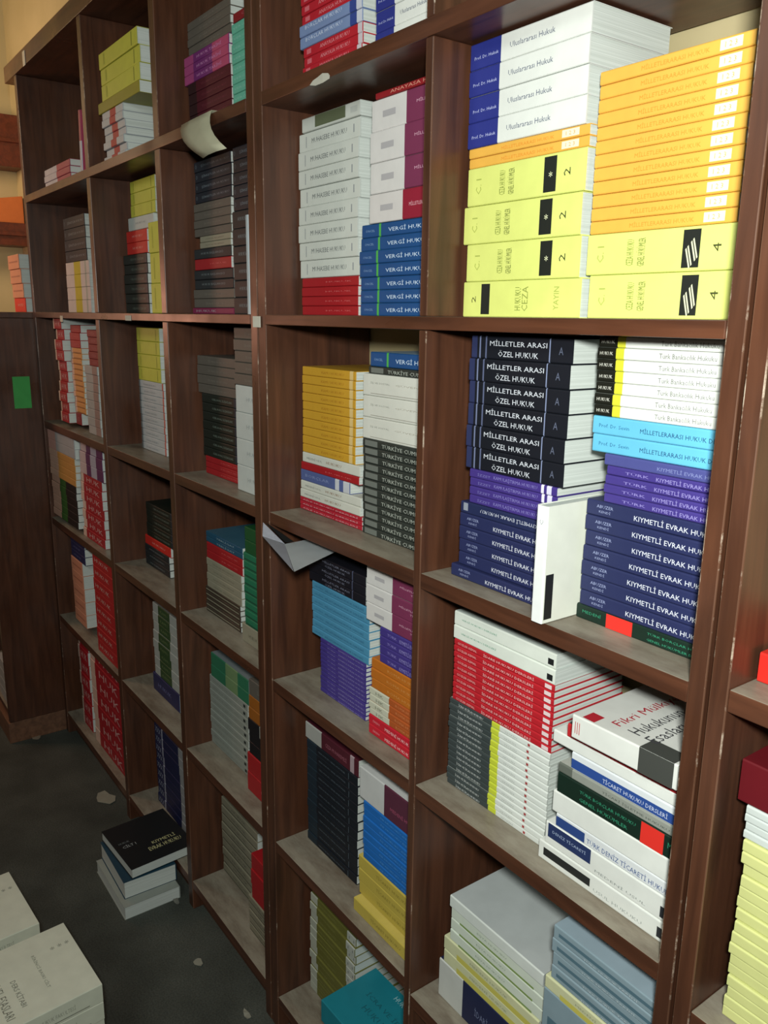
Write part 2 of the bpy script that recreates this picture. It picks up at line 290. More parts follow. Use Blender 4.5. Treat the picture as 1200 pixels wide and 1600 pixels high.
ty('pinkpurp', 'pink and purple law book', '#702a6c', bands=[(0, .22, '#a04478'), (.65, 1, '#b0486c')], text=[('HUKUK TARİHİ', .3, .85, .5, .4, '#c88cbc')])
ty('greydk', 'grey-brown law book', '#5d5850', text=[('İDARE HUKUKU', .3, .8, .5, .25, '#7c766c')])
ty('mint', 'mint green law paperback', '#5cab94', text=[('VERGİ', .05, .5, .5, .3, '#8cc4b4')])
ty('magentas', 'magenta law book lying lowest', '#7c1e48', text=[('HUKUK', .1, .6, .5, .4, '#a89ca6')])
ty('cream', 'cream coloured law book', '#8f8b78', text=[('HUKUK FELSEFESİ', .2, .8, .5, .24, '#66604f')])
ty('blacknavy', 'black-navy book, grey title', '#1a222c', text=[('ŞİRKETLER HUKUKU', .2, .95, .5, .32, '#77828a'), ('O', .03, .08, .5, .4, '#6a747c')])
ty('blackgreen', 'dark green-black law book', '#172019', bands=[(.93, 1, '#1c2a36')], text=[('ÖZEL BORÇ İLİŞKİLERİ', .3, .88, .5, .32, '#79877c')])
ty('whiteplain', 'white thick law volume', '#bfc6c2', text=[('HUKUK', .3, .7, .5, .15, '#989e9c')])
ty('brownstripe', 'dark brown striped paperback', '#3c332a', text=[('__________', .02, .98, .5, .2, '#8a8672')])
ty('tealdk', 'teal blue law book', '#1c4e68', cover='#3a6478', text=[('TEBLİGAT', .3, .8, .5, .4, '#8ea6b0')])
ty('green', 'green law paperback', '#1f7050', text=[('__________', .02, .98, .25, .12, '#0f3a2a')])
ty('greendk', 'dark green law book', '#16502a')
ty('creamdot', 'grey-white law book with black dot', '#8c928a', patch=[(.90, .95, .3, .7, '#1c2424')], text=[('İNFAZ HUKUKU', .1, .8, .5, .2, '#6a706a')])
ty('greenpale', 'green and pale grey law book', '#2c6e50', bands=[(.4, .72, '#6f8a60')], cover='#7c8486')
ty('whiteblk2', 'black and white law book', '#a2a29a', bands=[(0, .4, '#16161a')])
ty('orangebr', 'orange-brown law book', '#94581c', cover='#5a4c44')
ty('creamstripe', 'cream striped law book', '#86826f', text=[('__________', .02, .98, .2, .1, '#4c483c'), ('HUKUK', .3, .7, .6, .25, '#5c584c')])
ty('whitered', 'white law book with red stripe', '#b9bdc0', cover='#a6acb0', bands=[(.38, .66, '#a82430')])
ty('yellowthick', 'lime yellow thick volume', '#c2c446', cover='#a9ab4c', text=[('||', .13, .16, .5, .7, '#8e9030'), ('|', .86, .88, .5, .8, '#8e9030')])
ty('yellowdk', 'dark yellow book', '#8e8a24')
ty('whitestripe', 'white paperback with grey lettering', '#b4bcbe', bands=[(0, .06, '#6c7274'), (.95, 1, '#c05a48')], text=[('İDARE HUKUKU', .2, .7, .5, .3, '#848c90')])
ty('navyplain', 'navy blue law book', '#1c2450', text=[('HUKUK', .2, .7, .5, .2, '#6a70a0')])
ty('greenwhite', 'white book with green middle', '#9ea6a2', bands=[(.2, .62, '#2f4a2a')], text=[('KAMU', .28, .55, .5, .3, '#6a7c50')])
ty('navywh3', 'navy book with white ends', '#161f44', bands=[(.22, .26, '#8c93a4'), (.74, 1, '#8c9194')], text=[('XXX', .03, .2, .5, .6, '#8c94ac')])
ty('magentabox', 'pinkish white and magenta book', '#98304e', bands=[(0, .5, '#b3b6c4')])
ty('whiteyel', 'white book with yellow band', '#c2bcbc', bands=[(.36, .64, '#b5aa28'), (.82, .88, '#9aa49c')])
ty('redwhs', 'small red book with pale left edge', '#a01c28', bands=[(0, .16, '#cfb6a8')], text=[('HUK', .3, .9, .5, .5, '#c8a0a0')])  # pale left band is warm light painted into the spine
ty('purpwhs', 'small purple and white book', '#5a2a58', bands=[(0, .3, '#c0aeb0'), (.5, .75, '#a8a8b8')])
ty('orangecr', 'light orange small paperback', '#cc9150', bands=[(0, .2, '#d0b0a0')], text=[('_____', .25, .98, .2, .15, '#8c5a28')])  # left band puts the warm glow into the spine colour
ty('greyplain', 'grey-white small paperback', '#a2a4a2', bands=[(.6, 1, '#907a74')])
ty('blackgrn2', 'black book with green mark', '#1a1618', bands=[(0, .35, '#c49c88'), (.36, .6, '#2c5c26')])  # salmon left band paints in the warm light
ty('creamorange', 'light brown book with cream edge', '#b88a48', bands=[(0, .35, '#c8a490')])  # left edge colour holds the warm light from the left
ty('pinkcr', 'grey and salmon coloured book', '#a0a4a8', bands=[(0, .3, '#cc9c90')])  # salmon left end is warm light put into the colour
ty('salmon', 'salmon coloured book', '#c48a70', text=[('_____', .1, .9, .5, .1, '#9c6450')])
ty('redwhite3', 'red book with white lettering', '#ac2026', text=[('HUKUK', .1, .8, .5, .3, '#cca8a0')])
ty('limewhite', 'yellowish white paperback', '#c8cb86', bands=[(.30, .33, '#5a5f3a')])
ty('darkred', 'dark red bound volume with gold crest', '#5c1018', text=[('T.C.', .32, .5, .55, .3, '#b09040'), ('M', .30, .52, .25, .25, '#b09040')])
ty('upright', 'white upright book with black mark', '#dfe2e0', cover='#d4d7ca', text=[('C', .84, .88, .5, .3, '#8d9094')])
ty('leaning', 'thin pale blue-white upright book', '#a8b4b8')

def cover_mesh(t, L, D, Th):
    th = .0009; r = min(.0022, Th * .22)
    out = [(D, 0), (r, 0)] + [(r - r * math.sin(a), r - r * math.cos(a)) for a in (math.pi / 6, math.pi / 3, math.pi / 2)]
    out = out[:2] + [(r * (1 - math.sin(a)), r * (1 - math.cos(a))) for a in (math.pi / 6, math.pi / 3, math.pi / 2)]
    out += [(y, Th - z) for y, z in reversed(out)]
    r2 = max(th, r * .9)
    prof = out + [(D, Th - th), (r2, Th - th), (r2, th), (D, th)]
    nO = len(out)
    cuts = sorted({0.0, 1.0} | {b[0] for b in t['bands']} | {b[1] for b in t['bands']})
    mats = [mat(t['c']), mat(t['s'])]; bm = bmesh.new(); rings = []
    for c in cuts:
        x = -L / 2 + c * L
        rings.append([bm.verts.new((x, y, z)) for y, z in prof])
    N = len(prof)
    for i in range(len(cuts) - 1):
        mid = (cuts[i] + cuts[i + 1]) / 2; mi = 1
        for b in t['bands']:
            if b[0] <= mid <= b[1]:
                mm = mat(b[2])
                if mm not in mats: mats.append(mm)
                mi = mats.index(mm)
        for j in range(N):
            k = (j + 1) % N
            f = bm.faces.new((rings[i][j], rings[i][k], rings[i + 1][k], rings[i + 1][j]))
            f.material_index = mi if (1 <= j <= nO - 3) else 0
    f0 = bm.faces.new(rings[0][::-1]); f1 = bm.faces.new(rings[-1])
    bmesh.ops.recalc_face_normals(bm, faces=bm.faces[:])
    me = bpy.data.meshes.new('book_cover'); bm.to_mesh(me); bm.free()
    for q in mats: me.materials.append(q)
    return me
def page_mesh(L, D, Th):
    bm = box_bm(-L / 2 + .0012, L / 2 - .0012, .0026, D - .0025, .00095, Th - .00095)
    me = bpy.data.meshes.new('page_block'); bm.to_mesh(me); bm.free(); me.materials.append(PAGES); return me
TXT = {}
def glyphs(s):
    if s in TXT: return TXT[s]
    cu = bpy.data.curves.new('lettering', 'FONT'); cu.body = s; cu.resolution_u = 1; cu.size = 1
    o = bpy.data.objects.new('lettering', cu); COL.objects.link(o)
    C.view_layer.update()
    me = bpy.data.meshes.new_from_object(o.evaluated_get(C.evaluated_depsgraph_get()))
    bpy.data.objects.remove(o); bpy.data.curves.remove(cu)
    vs_ = [tuple(v.co) for v in me.vertices]; fs = [tuple(p.vertices) for p in me.polygons]
    bpy.data.meshes.remove(me)
    if vs_:
        x0 = min(v[0] for v in vs_); x1 = max(v[0] for v in vs_); y0 = min(v[1] for v in vs_); y1 = max(v[1] for v in vs_)
        vs_ = [((v[0] - x0) / max(x1 - x0, 1e-6) - .5, (v[1] - y0) / max(y1 - y0, 1e-6) - .5) for v in vs_]
    TXT[s] = (vs_, fs); return TXT[s]
def title_mesh(items, patches, place, name='spine_title'):
    """items in fractions; place(u, v, lift) -> 3D point"""
    V = []; F = []; MI = []; mats = []
    def mi(h):
        q = flat(h)
        if q not in mats: mats.append(q)
        return mats.index(q)
    for a, b, c, d, h in patches:
        n = len(V); V += [place(a, c, .0002), place(b, c, .0002), place(b, d, .0002), place(a, d, .0002)]; F.append((n, n + 1, n + 2, n + 3)); MI.append(mi(h))
    for it in items:
        s, a, b, zc, hh, h = it[:6]; rot = it[6] if len(it) > 6 else 0
        gv, gf = glyphs(s)
        n = len(V); ca, sa = math.cos(math.radians(rot)), math.sin(math.radians(rot))
        for x, y in gv:
            if rot in (90, 270): x, y = (-y if rot == 90 else y), (x if rot == 90 else -x)
            elif rot == 180: x, y = -x, -y
            elif rot: x, y = x * ca - y * sa, x * sa + y * ca
            V.append(place((a + b) / 2 + x * (b - a), zc + y * hh, .00045))
        for p in gf: F.append(tuple(n + i for i in p)); MI.append(mi(h))
    if not V: return None
    me = bpy.data.meshes.new(name); me.from_pydata(V, [], F)
    for q in mats: me.materials.append(q)
    for p, k in zip(me.polygons, MI): p.material_index = k
    return me
def prints(items, patches, place, name='cover_print'):
    return [title_mesh([q], (), place, 'cover_lettering') for q in items] + [title_mesh((), [q], place, name) for q in patches]
def spine_place(L, Th): return lambda u, v, e: (-L / 2 + u * L, -e, v * Th)
def top_place(L, D, Th): return lambda u, v, e: (-L / 2 + u * L, D * v, Th + e)
BK = {}
def book_parts(key, L, D, Th):
    k = (key, round(L, 4), round(D, 4), round(Th, 4))
    if k not in BK:
        t = T[key]
        BK[k] = (cover_mesh(t, L, D, Th), page_mesh(L, D, Th)) + tuple(title_mesh([q], (), spine_place(L, Th), 'spine_lettering' if k2 else 'spine_title') for k2, q in enumerate(t['text'])) + tuple(title_mesh((), [q], spine_place(L, Th), 'spine_label') for q in t['patch'])
    return BK[k]
def make_book(key, L, D, Th, loc, rot=(0, 0, 0), label=None, group=None, name='law_book', extra=None):
    a, b, *labs = book_parts(key, L, D, Th)
    o = bpy.data.objects.new(name, a); link(o); o.location = loc; o.rotation_euler = rot
    link(bpy.data.objects.new('page_block', b), o)
    for q in list(labs) + list(extra or ()):
        if q: link(bpy.data.objects.new(q.name.split('.')[0], q), o)
    tag(o, label, 'book', group)
    return o
ORD = {1: 'second', 2: 'third', 3: 'fourth', 4: 'fifth', 5: 'sixth', 6: 'seventh', 7: 'eighth', 8: 'ninth', 9: 'tenth', 10: 'eleventh', 11: 'twelfth', 12: 'thirteenth', 13: 'fourteenth', 14: 'fifteenth', 15: 'sixteenth', 16: 'seventeenth'}
STACKS = [
 ('fifth', 'second', 'left', [
   ('lime_r', 1, -0.9819, -0.7506, 1.7236, 1.7754, 0.0634, 0.16, 1.0),
   ('lime', 1, -0.9779, -0.7562, 1.7754, 1.8293, 0.0634, 0.16, 1.0),
   ('lime', 1, -0.9872, -0.7588, 1.8293, 1.8831, 0.0634, 0.16, 1.0),
   ('lime', 1, -0.9809, -0.7554, 1.8831, 1.9361, 0.0634, 0.16, 1.0),
   ('orange', 2, -0.9812, -0.7546, 1.9361, 1.9637, 0.0634, 0.16, 1.0),
   ('navywhite', 4, -0.9856, -0.7616, 1.9637, 2.1037, 0.0634, 0.16, 1.0),
 ]),
 ('fifth', 'second', 'right', [
   ('lime2', 1, -0.7452, -0.5405, 1.7236, 1.7781, 0.072, 0.16, 1.0),
   ('lime2', 1, -0.7512, -0.5405, 1.7781, 1.8287, 0.072, 0.16, 1.0),
   ('orange', 12, -0.7496, -0.5438, 1.8287, 2.0216, 0.072, 0.16, 0.6),
 ]),
 ('fifth', 'third', 'left', [
   ('navy', 1, -0.9597, -0.7428, 1.3188, 1.3389, 0.036, 0.16, 1.0),
   ('navy', 4, -0.9497, -0.7428, 1.3389, 1.4238, 0.044, 0.16, 1.0),
   ('navyup', 1, -0.9494, -0.7428, 1.4238, 1.4427, 0.044, 0.16, 1.0),
   ('purplew', 4, -0.931, -0.7522, 1.4427, 1.4966, 0.044, 0.16, 1.0),
   ('milletler', 6, -0.9425, -0.7428, 1.4966, 1.6972, 0.044, 0.16, 2.0),
 ]),
 ('fifth', 'third', 'right', [
   ('greenred', 1, -0.7144, -0.5008, 1.3188, 1.3397, 0.056, 0.16, 1.0),
   ('navy', 7, -0.7102, -0.5008, 1.3397, 1.4887, 0.056, 0.16, 1.5),
   ('purple', 4, -0.684, -0.5008, 1.4887, 1.5382, 0.056, 0.16, 2),
   ('navypale', 1, -0.6854, -0.5008, 1.5382, 1.5533, 0.056, 0.16, 1.0),
   ('skyblue', 2, -0.709, -0.5008, 1.5533, 1.6005, 0.056, 0.16, 1.0),
   ('blackyellow', 7, -0.7095, -0.5008, 1.6005, 1.7024, 0.056, 0.16, 0.8),
 ]),
 ('fifth', 'fourth', 'left', [
   ('greyyel', 15, -0.9671, -0.7383, 0.9364, 1.0976, 0.0496, 0.16, 1),
   ('redthin', 10, -0.9589, -0.7383, 1.0976, 1.2066, 0.0496, 0.16, 0.6),
   ('whitedot', 2, -0.9613, -0.7381, 1.2066, 1.2545, 0.0496, 0.16, 0.6),
 ]),
 ('fifth', 'fourth', 'right', [
   ('whiteblk', 1, -0.7333, -0.5008, 0.9364, 0.9672, 0.032, 0.16, 1),
   ('whitenavy', 1, -0.7229, -0.5008, 0.9672, 1.0034, 0.032, 0.16, 1.0),
   ('bluestrip', 1, -0.7054, -0.5008, 1.0034, 1.0253, 0.032, 0.16, 1.0),
   ('whitemid', 1, -0.7128, -0.5008, 1.0253, 1.0593, 0.032, 0.16, 1.0),
   ('greenred2', 1, -0.7068, -0.5008, 1.0593, 1.091, 0.032, 0.16, 1.0),
   ('silver', 1, -0.7069, -0.5008, 1.091, 1.1061, 0.032, 0.16, 1.0),
   ('whiteblue', 1, -0.6853, -0.5008, 1.1061, 1.1328, 0.032, 0.16, 1.0),
   ('whitemid', 1, -0.7204, -0.5008, 1.1328, 1.1517, 0.032, 0.16, 1.0),
   ('redslim', 1, -0.6942, -0.5008, 1.1517, 1.1724, 0.032, 0.16, 1.0),
 ]),
 ('fifth', 'fifth', 'left', [
   ('navywh2', 1, -0.9617, -0.7297, 0.5044, 0.584, 0.044, 0.16, 1.0),
   ('yelwht', 2, -0.9517, -0.7197, 0.584, 0.6389, 0.044, 0.16, 1.0),
   ('greenwht', 3, -0.9385, -0.7145, 0.6389, 0.707, 0.044, 0.16, 2),
   ('whitepad', 1, -0.9397, -0.7157, 0.707, 0.7306, 0.044, 0.16, 1.0),
 ]),
 ('fifth', 'fifth', 'right', [
   ('greyblue', 2, -0.7004, -0.5008, 0.5044, 0.7322, 0.028, 0.16, 1.0),
   ('yelwht', 1, -0.6992, -0.5008, 0.7322, 0.7548, 0.028, 0.16, 1.0),
   ('greyblue', 4, -0.6918, -0.5008, 0.7548, 0.8486, 0.028, 0.16, 2),
 ]),
 ('fourth', 'top', 'left', [
   ('redpink', 4, -1.4331, -1.2409, 2.1324, 2.1978, 0.048, 0.16, 2),
   ('bluepale', 2, -1.4437, -1.2417, 2.1978, 2.2364, 0.048, 0.16, 1.0),
   ('redpink', 4, -1.4388, -1.242, 2.2364, 2.2996, 0.048, 0.16, 2),
 ]),
 ('fourth', 'top', 'right', [
   ('navywhite', 5, -1.1909, -1.0128, 2.1324, 2.2851, 0.04, 0.16, 1.0),
 ]),
 ('fourth', 'second', 'left', [
   ('redplain', 4, -1.4895, -1.2893, 1.7236, 1.7954, 0.0748, 0.16, 1.0),
   ('whitegrey', 8, -1.4992, -1.2875, 1.7954, 2.065, 0.0748, 0.16, 2.2),
   ('whitegreen', 1, -1.4828, -1.2853, 2.065, 2.0904, 0.0748, 0.16, 1.0),
 ]),
 ('fourth', 'second', 'right', [
   ('bluetext', 7, -1.2668, -1.0316, 1.7236, 1.8792, 0.064, 0.16, 3),
   ('crimsonw', 1, -1.2381, -1.0128, 1.8792, 1.9266, 0.064, 0.16, 1.0),
   ('magentaw', 3, -1.2371, -1.0128, 1.9266, 2.0753, 0.064, 0.16, 2),
   ('redtop', 1, -1.2234, -1.0128, 2.0753, 2.0856, 0.064, 0.16, 1.0),
 ]),
 ('fourth', 'third', 'left', [
   ('redpinkline', 3, -1.4992, -1.2657, 1.3188, 1.3463, 0.0713, 0.16, 1.0),
   ('whitetext', 2, -1.4949, -1.2694, 1.3463, 1.3825, 0.0713, 0.16, 1.0),
   ('bluegrey', 1, -1.4945, -1.3077, 1.3825, 1.4066, 0.0713, 0.16, 1.0),
   ('redplain', 1, -1.4907, -1.2754, 1.4066, 1.423, 0.0713, 0.16, 1.0),
   ('whitetext', 1, -1.4867, -1.2727, 1.423, 1.4443, 0.0713, 0.16, 1.0),
   ('gold', 10, -1.4838, -1.2887, 1.4443, 1.6219, 0.0713, 0.16, 0.7),
 ]),
 ('fourth', 'third', 'right', [
   ('speckle', 12, -1.2576, -1.0224, 1.3188, 1.5019, 0.068, 0.16, 1.2),
   ('whiteline', 3, -1.2594, -1.0242, 1.5019, 1.6217, 0.068, 0.16, 1),
   ('speckle', 1, -1.2404, -1.0164, 1.6217, 1.6351, 0.068, 0.16, 1.0),
   ('bluetext', 1, -1.2371, -1.0131, 1.6351, 1.6611, 0.068, 0.16, 1.0),
 ]),
 ('fourth', 'fourth', 'left', [
   ('purple', 13, -1.3972, -1.2278, 0.9364, 1.0589, 0.0587, 0.16, 1),
   ('skydark', 7, -1.4293, -1.2186, 1.0589, 1.1774, 0.0587, 0.16, 0.8),
   ('milletlerd', 3, -1.4405, -1.2317, 1.1774, 1.2367, 0.0587, 0.16, 1),
 ]),
 ('fourth', 'fourth', 'right', [
   ('redwhite', 2, -1.1889, -1.0128, 0.9364, 0.9764, 0.04, 0.16, 1.0),
   ('orangelbl', 4, -1.1881, -1.0128, 0.9764, 1.0338, 0.04, 0.16, 1),
   ('orangeb', 3, -1.1825, -1.0128, 1.0338, 1.0954, 0.04, 0.16, 1),
   ('purple', 4, -1.1564, -1.0128, 1.0954, 1.1656, 0.04, 0.16, 1),
   ('magentaw', 3, -1.2013, -1.0128, 1.1656, 1.2727, 0.04, 0.16, 1),
 ]),
 ('fourth', 'fifth', 'left', [
   ('blackline', 12, -1.474, -1.2698, 0.5284, 0.7854, 0.0697, 0.16, 1),
   ('maroonw', 1, -1.4823, -1.2685, 0.7854, 0.8251, 0.0697, 0.16, 1.0),
 ]),
 ('fourth', 'fifth', 'right', [
   ('yellowp', 1, -1.2128, -1.0128, 0.5284, 0.5581, 0.024, 0.16, 1.0),
   ('yellowp', 3, -1.2184, -1.0128, 0.5581, 0.6491, 0.04, 0.16, 1.0),
   ('azure', 8, -1.2044, -1.0128, 0.6491, 0.7806, 0.04, 0.16, 1),
   ('maroonw2', 1, -1.2195, -1.0128, 0.7806, 0.8488, 0.04, 0.16, 1),
 ]),
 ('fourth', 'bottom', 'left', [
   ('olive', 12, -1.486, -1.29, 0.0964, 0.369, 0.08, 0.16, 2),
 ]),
 ('third', 'top', 'left', [
   ('maroon', 5, -1.9905, -1.7658, 2.1324, 2.2491, 0.064, 0.16, 1.0),
   ('pinkpurp', 3, -2.008, -1.7697, 2.2491, 2.3087, 0.064, 0.16, 1),
   ('greydk', 4, -1.9833, -1.76, 2.3087, 2.3771, 0.064, 0.16, 1),
 ]),
 ('third', 'top', 'right', [
   ('mint', 9, -1.7071, -1.5728, 2.1324, 2.3027, 0.04, 0.16, 1),
   ('reddark', 1, -1.6967, -1.5728, 2.3027, 2.3204, 0.04, 0.16, 1.0),
 ]),
 ('third', 'second', 'left', [
   ('magentas', 1, -2.0192, -1.7858, 1.7236, 1.7383, 0.0676, 0.16, 1.0),
   ('greydk', 2, -2.0125, -1.7842, 1.7383, 1.7822, 0.0676, 0.16, 1.0),
   ('blackline2', 2, -2.0044, -1.7866, 1.7822, 1.8279, 0.0676, 0.16, 1.0),
   ('redplain', 1, -1.9958, -1.7947, 1.8279, 1.8538, 0.0676, 0.16, 1.0),
   ('blackline2', 1, -1.9996, -1.7935, 1.8538, 1.8777, 0.0676, 0.16, 1.0),
   ('cream', 2, -1.961, -1.7933, 1.8777, 1.9058, 0.0676, 0.16, 1.0),
   ('greydk', 4, -1.9932, -1.7905, 1.9058, 1.9822, 0.0676, 0.16, 1.0),
   ('blacknavy', 4, -1.9806, -1.7831, 1.9822, 2.0763, 0.0676, 0.16, 1.0),
 ]),
 ('third', 'second', 'right', [
   ('blackline2', 6, -1.742, -1.6076, 1.7236, 1.9424, 0.048, 0.16, 1.0),
   ('blacknavy', 5, -1.7337, -1.5728, 1.9424, 2.0721, 0.048, 0.16, 1),
 ]),
 ('third', 'third', 'left', [
   ('redplain', 3, -1.9872, -1.7812, 1.3188, 1.3658, 0.0728, 0.16, 1.0),
   ('blackgreen', 7, -1.9963, -1.7967, 1.3658, 1.5263, 0.0728, 0.16, 1),
   ('greydk', 4, -2.0192, -1.7984, 1.5263, 1.621, 0.0728, 0.16, 1.5),
 ]),
 ('third', 'third', 'right', [
   ('whiteplain', 4, -1.7488, -1.5728, 1.3188, 1.5663, 0.048, 0.16, 1),
   ('greydk', 5, -1.7538, -1.5728, 1.5663, 1.6949, 0.048, 0.16, 1.5),
 ]),
 ('third', 'fourth', 'left', [
   ('brownstripe', 5, -1.9962, -1.7896, 0.9364, 1.009, 0.0636, 0.16, 1.0),
   ('cream', 4, -1.9835, -1.7792, 1.009, 1.0916, 0.0636, 0.16, 1.0),
   ('redplain', 2, -1.9798, -1.7717, 1.0916, 1.1355, 0.0636, 0.16, 1.0),
   ('tealdk', 2, -1.9829, -1.7697, 1.1355, 1.1648, 0.0636, 0.16, 1.0),
 ]),
 ('third', 'fourth', 'right', [
   ('cream', 1, -1.7493, -1.5728, 0.9364, 0.9843, 0.048, 0.16, 1.0),
   ('green', 9, -1.7294, -1.5728, 0.9843, 1.17, 0.048, 0.16, 1),
   ('greendk', 2, -1.7212, -1.5728, 1.17, 1.235, 0.048, 0.16, 1.0),
 ]),
 ('third', 'fifth', 'left', [
   ('creamdot', 10, -2.0192, -1.785, 0.5284, 0.7378, 0.0742, 0.16, 1),
   ('greenpale', 2, -2.0052, -1.7737, 0.7378, 0.8091, 0.0742, 0.16, 1.0),
 ]),
 ('third', 'fifth', 'right', [
   ('redplain', 2, -1.739, -1.5728, 0.5284, 0.6362, 0.048, 0.16, 1.0),
   ('whiteblk2', 3, -1.7289, -1.5728, 0.6362, 0.7364, 0.048, 0.16, 2),
   ('orangebr', 2, -1.7226, -1.5728, 0.7364, 0.8015, 0.048, 0.16, 1.0),
   ('greydk', 1, -1.7184, -1.5728, 0.8015, 0.8458, 0.048, 0.16, 1.0),
 ]),
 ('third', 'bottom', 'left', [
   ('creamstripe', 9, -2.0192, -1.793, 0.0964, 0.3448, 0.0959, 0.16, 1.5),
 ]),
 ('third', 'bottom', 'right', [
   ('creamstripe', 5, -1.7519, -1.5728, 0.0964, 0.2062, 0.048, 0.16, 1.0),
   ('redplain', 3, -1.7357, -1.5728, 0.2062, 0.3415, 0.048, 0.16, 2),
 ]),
 ('second', 'top', 'left', [
   ('whitered', 7, -2.5046, -2.3293, 2.1324, 2.269, 0.024, 0.16, 4),
   ('yellowdk', 1, -2.5273, -2.2008, 2.269, 2.2979, 0.024, 0.16, 1.0),
   ('yellowthick', 3, -2.5019, -2.1982, 2.2979, 2.4191, 0.024, 0.16, 4),
 ]),
 ('second', 'second', 'left', [
   ('blackgreen', 6, -2.5632, -2.3686, 1.7236, 1.8916, 0.0835, 0.16, 1.0),
   ('redbright', 2, -2.5238, -2.3612, 1.8916, 1.9569, 0.0835, 0.16, 1.0),
   ('whiteplain', 1, -2.5011, -2.3007, 1.9569, 1.9929, 0.0835, 0.16, 1.0),
   ('yellowthick', 3, -2.4741, -2.2849, 1.9929, 2.0903, 0.0835, 0.16, 1.0),
 ]),
 ('second', 'second', 'right', [
   ('yellowthick', 3, -2.2495, -2.0592, 1.7236, 1.9598, 0.048, 0.16, 1.0),
 ]),
 ('second', 'third', 'left', [
   ('whitestripe', 10, -2.4757, -2.2773, 1.3188, 1.5284, 0.08, 0.16, 1),
   ('yellowthick', 4, -2.4732, -2.2954, 1.5284, 1.6828, 0.08, 0.16, 1),
 ]),
 ('second', 'fourth', 'left', [
   ('blackline2', 3, -2.5156, -2.3144, 0.9364, 1.0041, 0.0855, 0.16, 1),
   ('redbright', 1, -2.5112, -2.3004, 1.0041, 1.0345, 0.0855, 0.16, 1.0),
   ('blackgreen', 5, -2.495, -2.2769, 1.0345, 1.1447, 0.0855, 0.16, 2),
 ]),
 ('second', 'fifth', 'left', [
   ('navyplain', 1, -2.4461, -2.2306, 0.5284, 0.5891, 0.064, 0.16, 1.0),
   ('greenwhite', 8, -2.4324, -2.2001, 0.5891, 0.8323, 0.064, 0.16, 3),
 ]),
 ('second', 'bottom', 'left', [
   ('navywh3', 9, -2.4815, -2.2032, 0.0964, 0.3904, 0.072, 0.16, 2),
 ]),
 ('far left', 'top', 'left', [
   ('magentabox', 3, -3.1157, -2.8142, 2.1324, 2.1934, 0.016, 0.16, 2),
 ]),
 ('far left', 'second', 'right', [
   ('whiteyel', 4, -3.2249, -2.9488, 1.7236, 1.8989, 0.096, 0.16, 1),
   ('blacknavy', 4, -3.216, -2.9652, 1.8989, 2.0506, 0.096, 0.16, 1),
 ]),
 ('far left', 'third', 'left', [
   ('redwhs', 10, -3.1512, -3.0438, 1.3348, 1.7022, 0.016, 0.152, 6),
 ]),
 ('far left', 'third', 'middle', [
   ('reddark', 1, -3.0255, -2.9643, 1.3348, 1.3771, 0.04, 0.16, 1.0),
   ('orangecr', 12, -3.0388, -2.9131, 1.3771, 1.6041, 0.04, 0.16, 2),
   ('redplain', 3, -3.0321, -2.9152, 1.6041, 1.6817, 0.04, 0.16, 2),
 ]),
 ('far left', 'third', 'right', [
   ('greyplain', 8, -2.8854, -2.751, 1.3188, 1.5515, 0.04, 0.16, 2),
   ('reddark', 5, -2.8317, -2.7291, 1.5515, 1.6692, 0.04, 0.16, 2),
 ]),
 ('far left', 'fourth', 'left', [
   ('blackgrn2', 6, -3.3152, -2.992, 0.9524, 1.1128, 0.0096, 0.16, 2),
   ('creamorange', 4, -3.3152, -2.9806, 1.1128, 1.2146, 0.0096, 0.16, 1.0),
   ('pinkcr', 2, -3.3152, -2.9666, 1.2146, 1.2868, 0.0096, 0.16, 1.0),
 ]),
 ('far left', 'fourth', 'right', [
   ('redwhs', 7, -2.9746, -2.7338, 0.9364, 1.1717, 0.024, 0.16, 2),
   ('purpwhs', 3, -2.9616, -2.7082, 1.1717, 1.2899, 0.024, 0.16, 2),
 ]),
 ('far left', 'fifth', 'left', [
   ('salmon', 5, -3.173, -3.0305, 0.5524, 0.8124, 0.024, 0.16, 1),
   ('navyplain', 3, -3.163, -2.9907, 0.8124, 0.906, 0.024, 0.16, 1),
 ]),
 ('far left', 'fifth', 'right', [
   ('redwhite3', 8, -2.8663, -2.653, 0.5284, 0.9002, 0.016, 0.16, 1),
 ]),
 ('far left', 'bottom', 'left', [
   ('redwhs', 7, -3.2022, -3.0762, 0.0964, 0.4933, 0.032, 0.16, 2),
 ]),
 ('far left', 'bottom', 'right', [
   ('redwhs', 7, -3.0179, -2.6646, 0.0964, 0.5008, 0.024, 0.16, 2),
 ]),
 ('right-edge', 'fourth', 'left', [
   ('limewhite', 16, -0.4236, -0.1836, 0.9044, 1.1468, 0.024, 0.16, 3),
   ('whiteplain', 4, -0.4268, -0.1868, 1.1468, 1.1901, 0.024, 0.16, 2),
   ('darkred', 1, -0.437, -0.197, 1.1901, 1.2423, 0.024, 0.16, 1.0),
 ]),
 ('right-edge', 'third', 'left', [
   ('redbright', 1, -0.4432, -0.2032, 1.3284, 1.3637, 0.0458, 0.16, 1.0),
 ]),
]
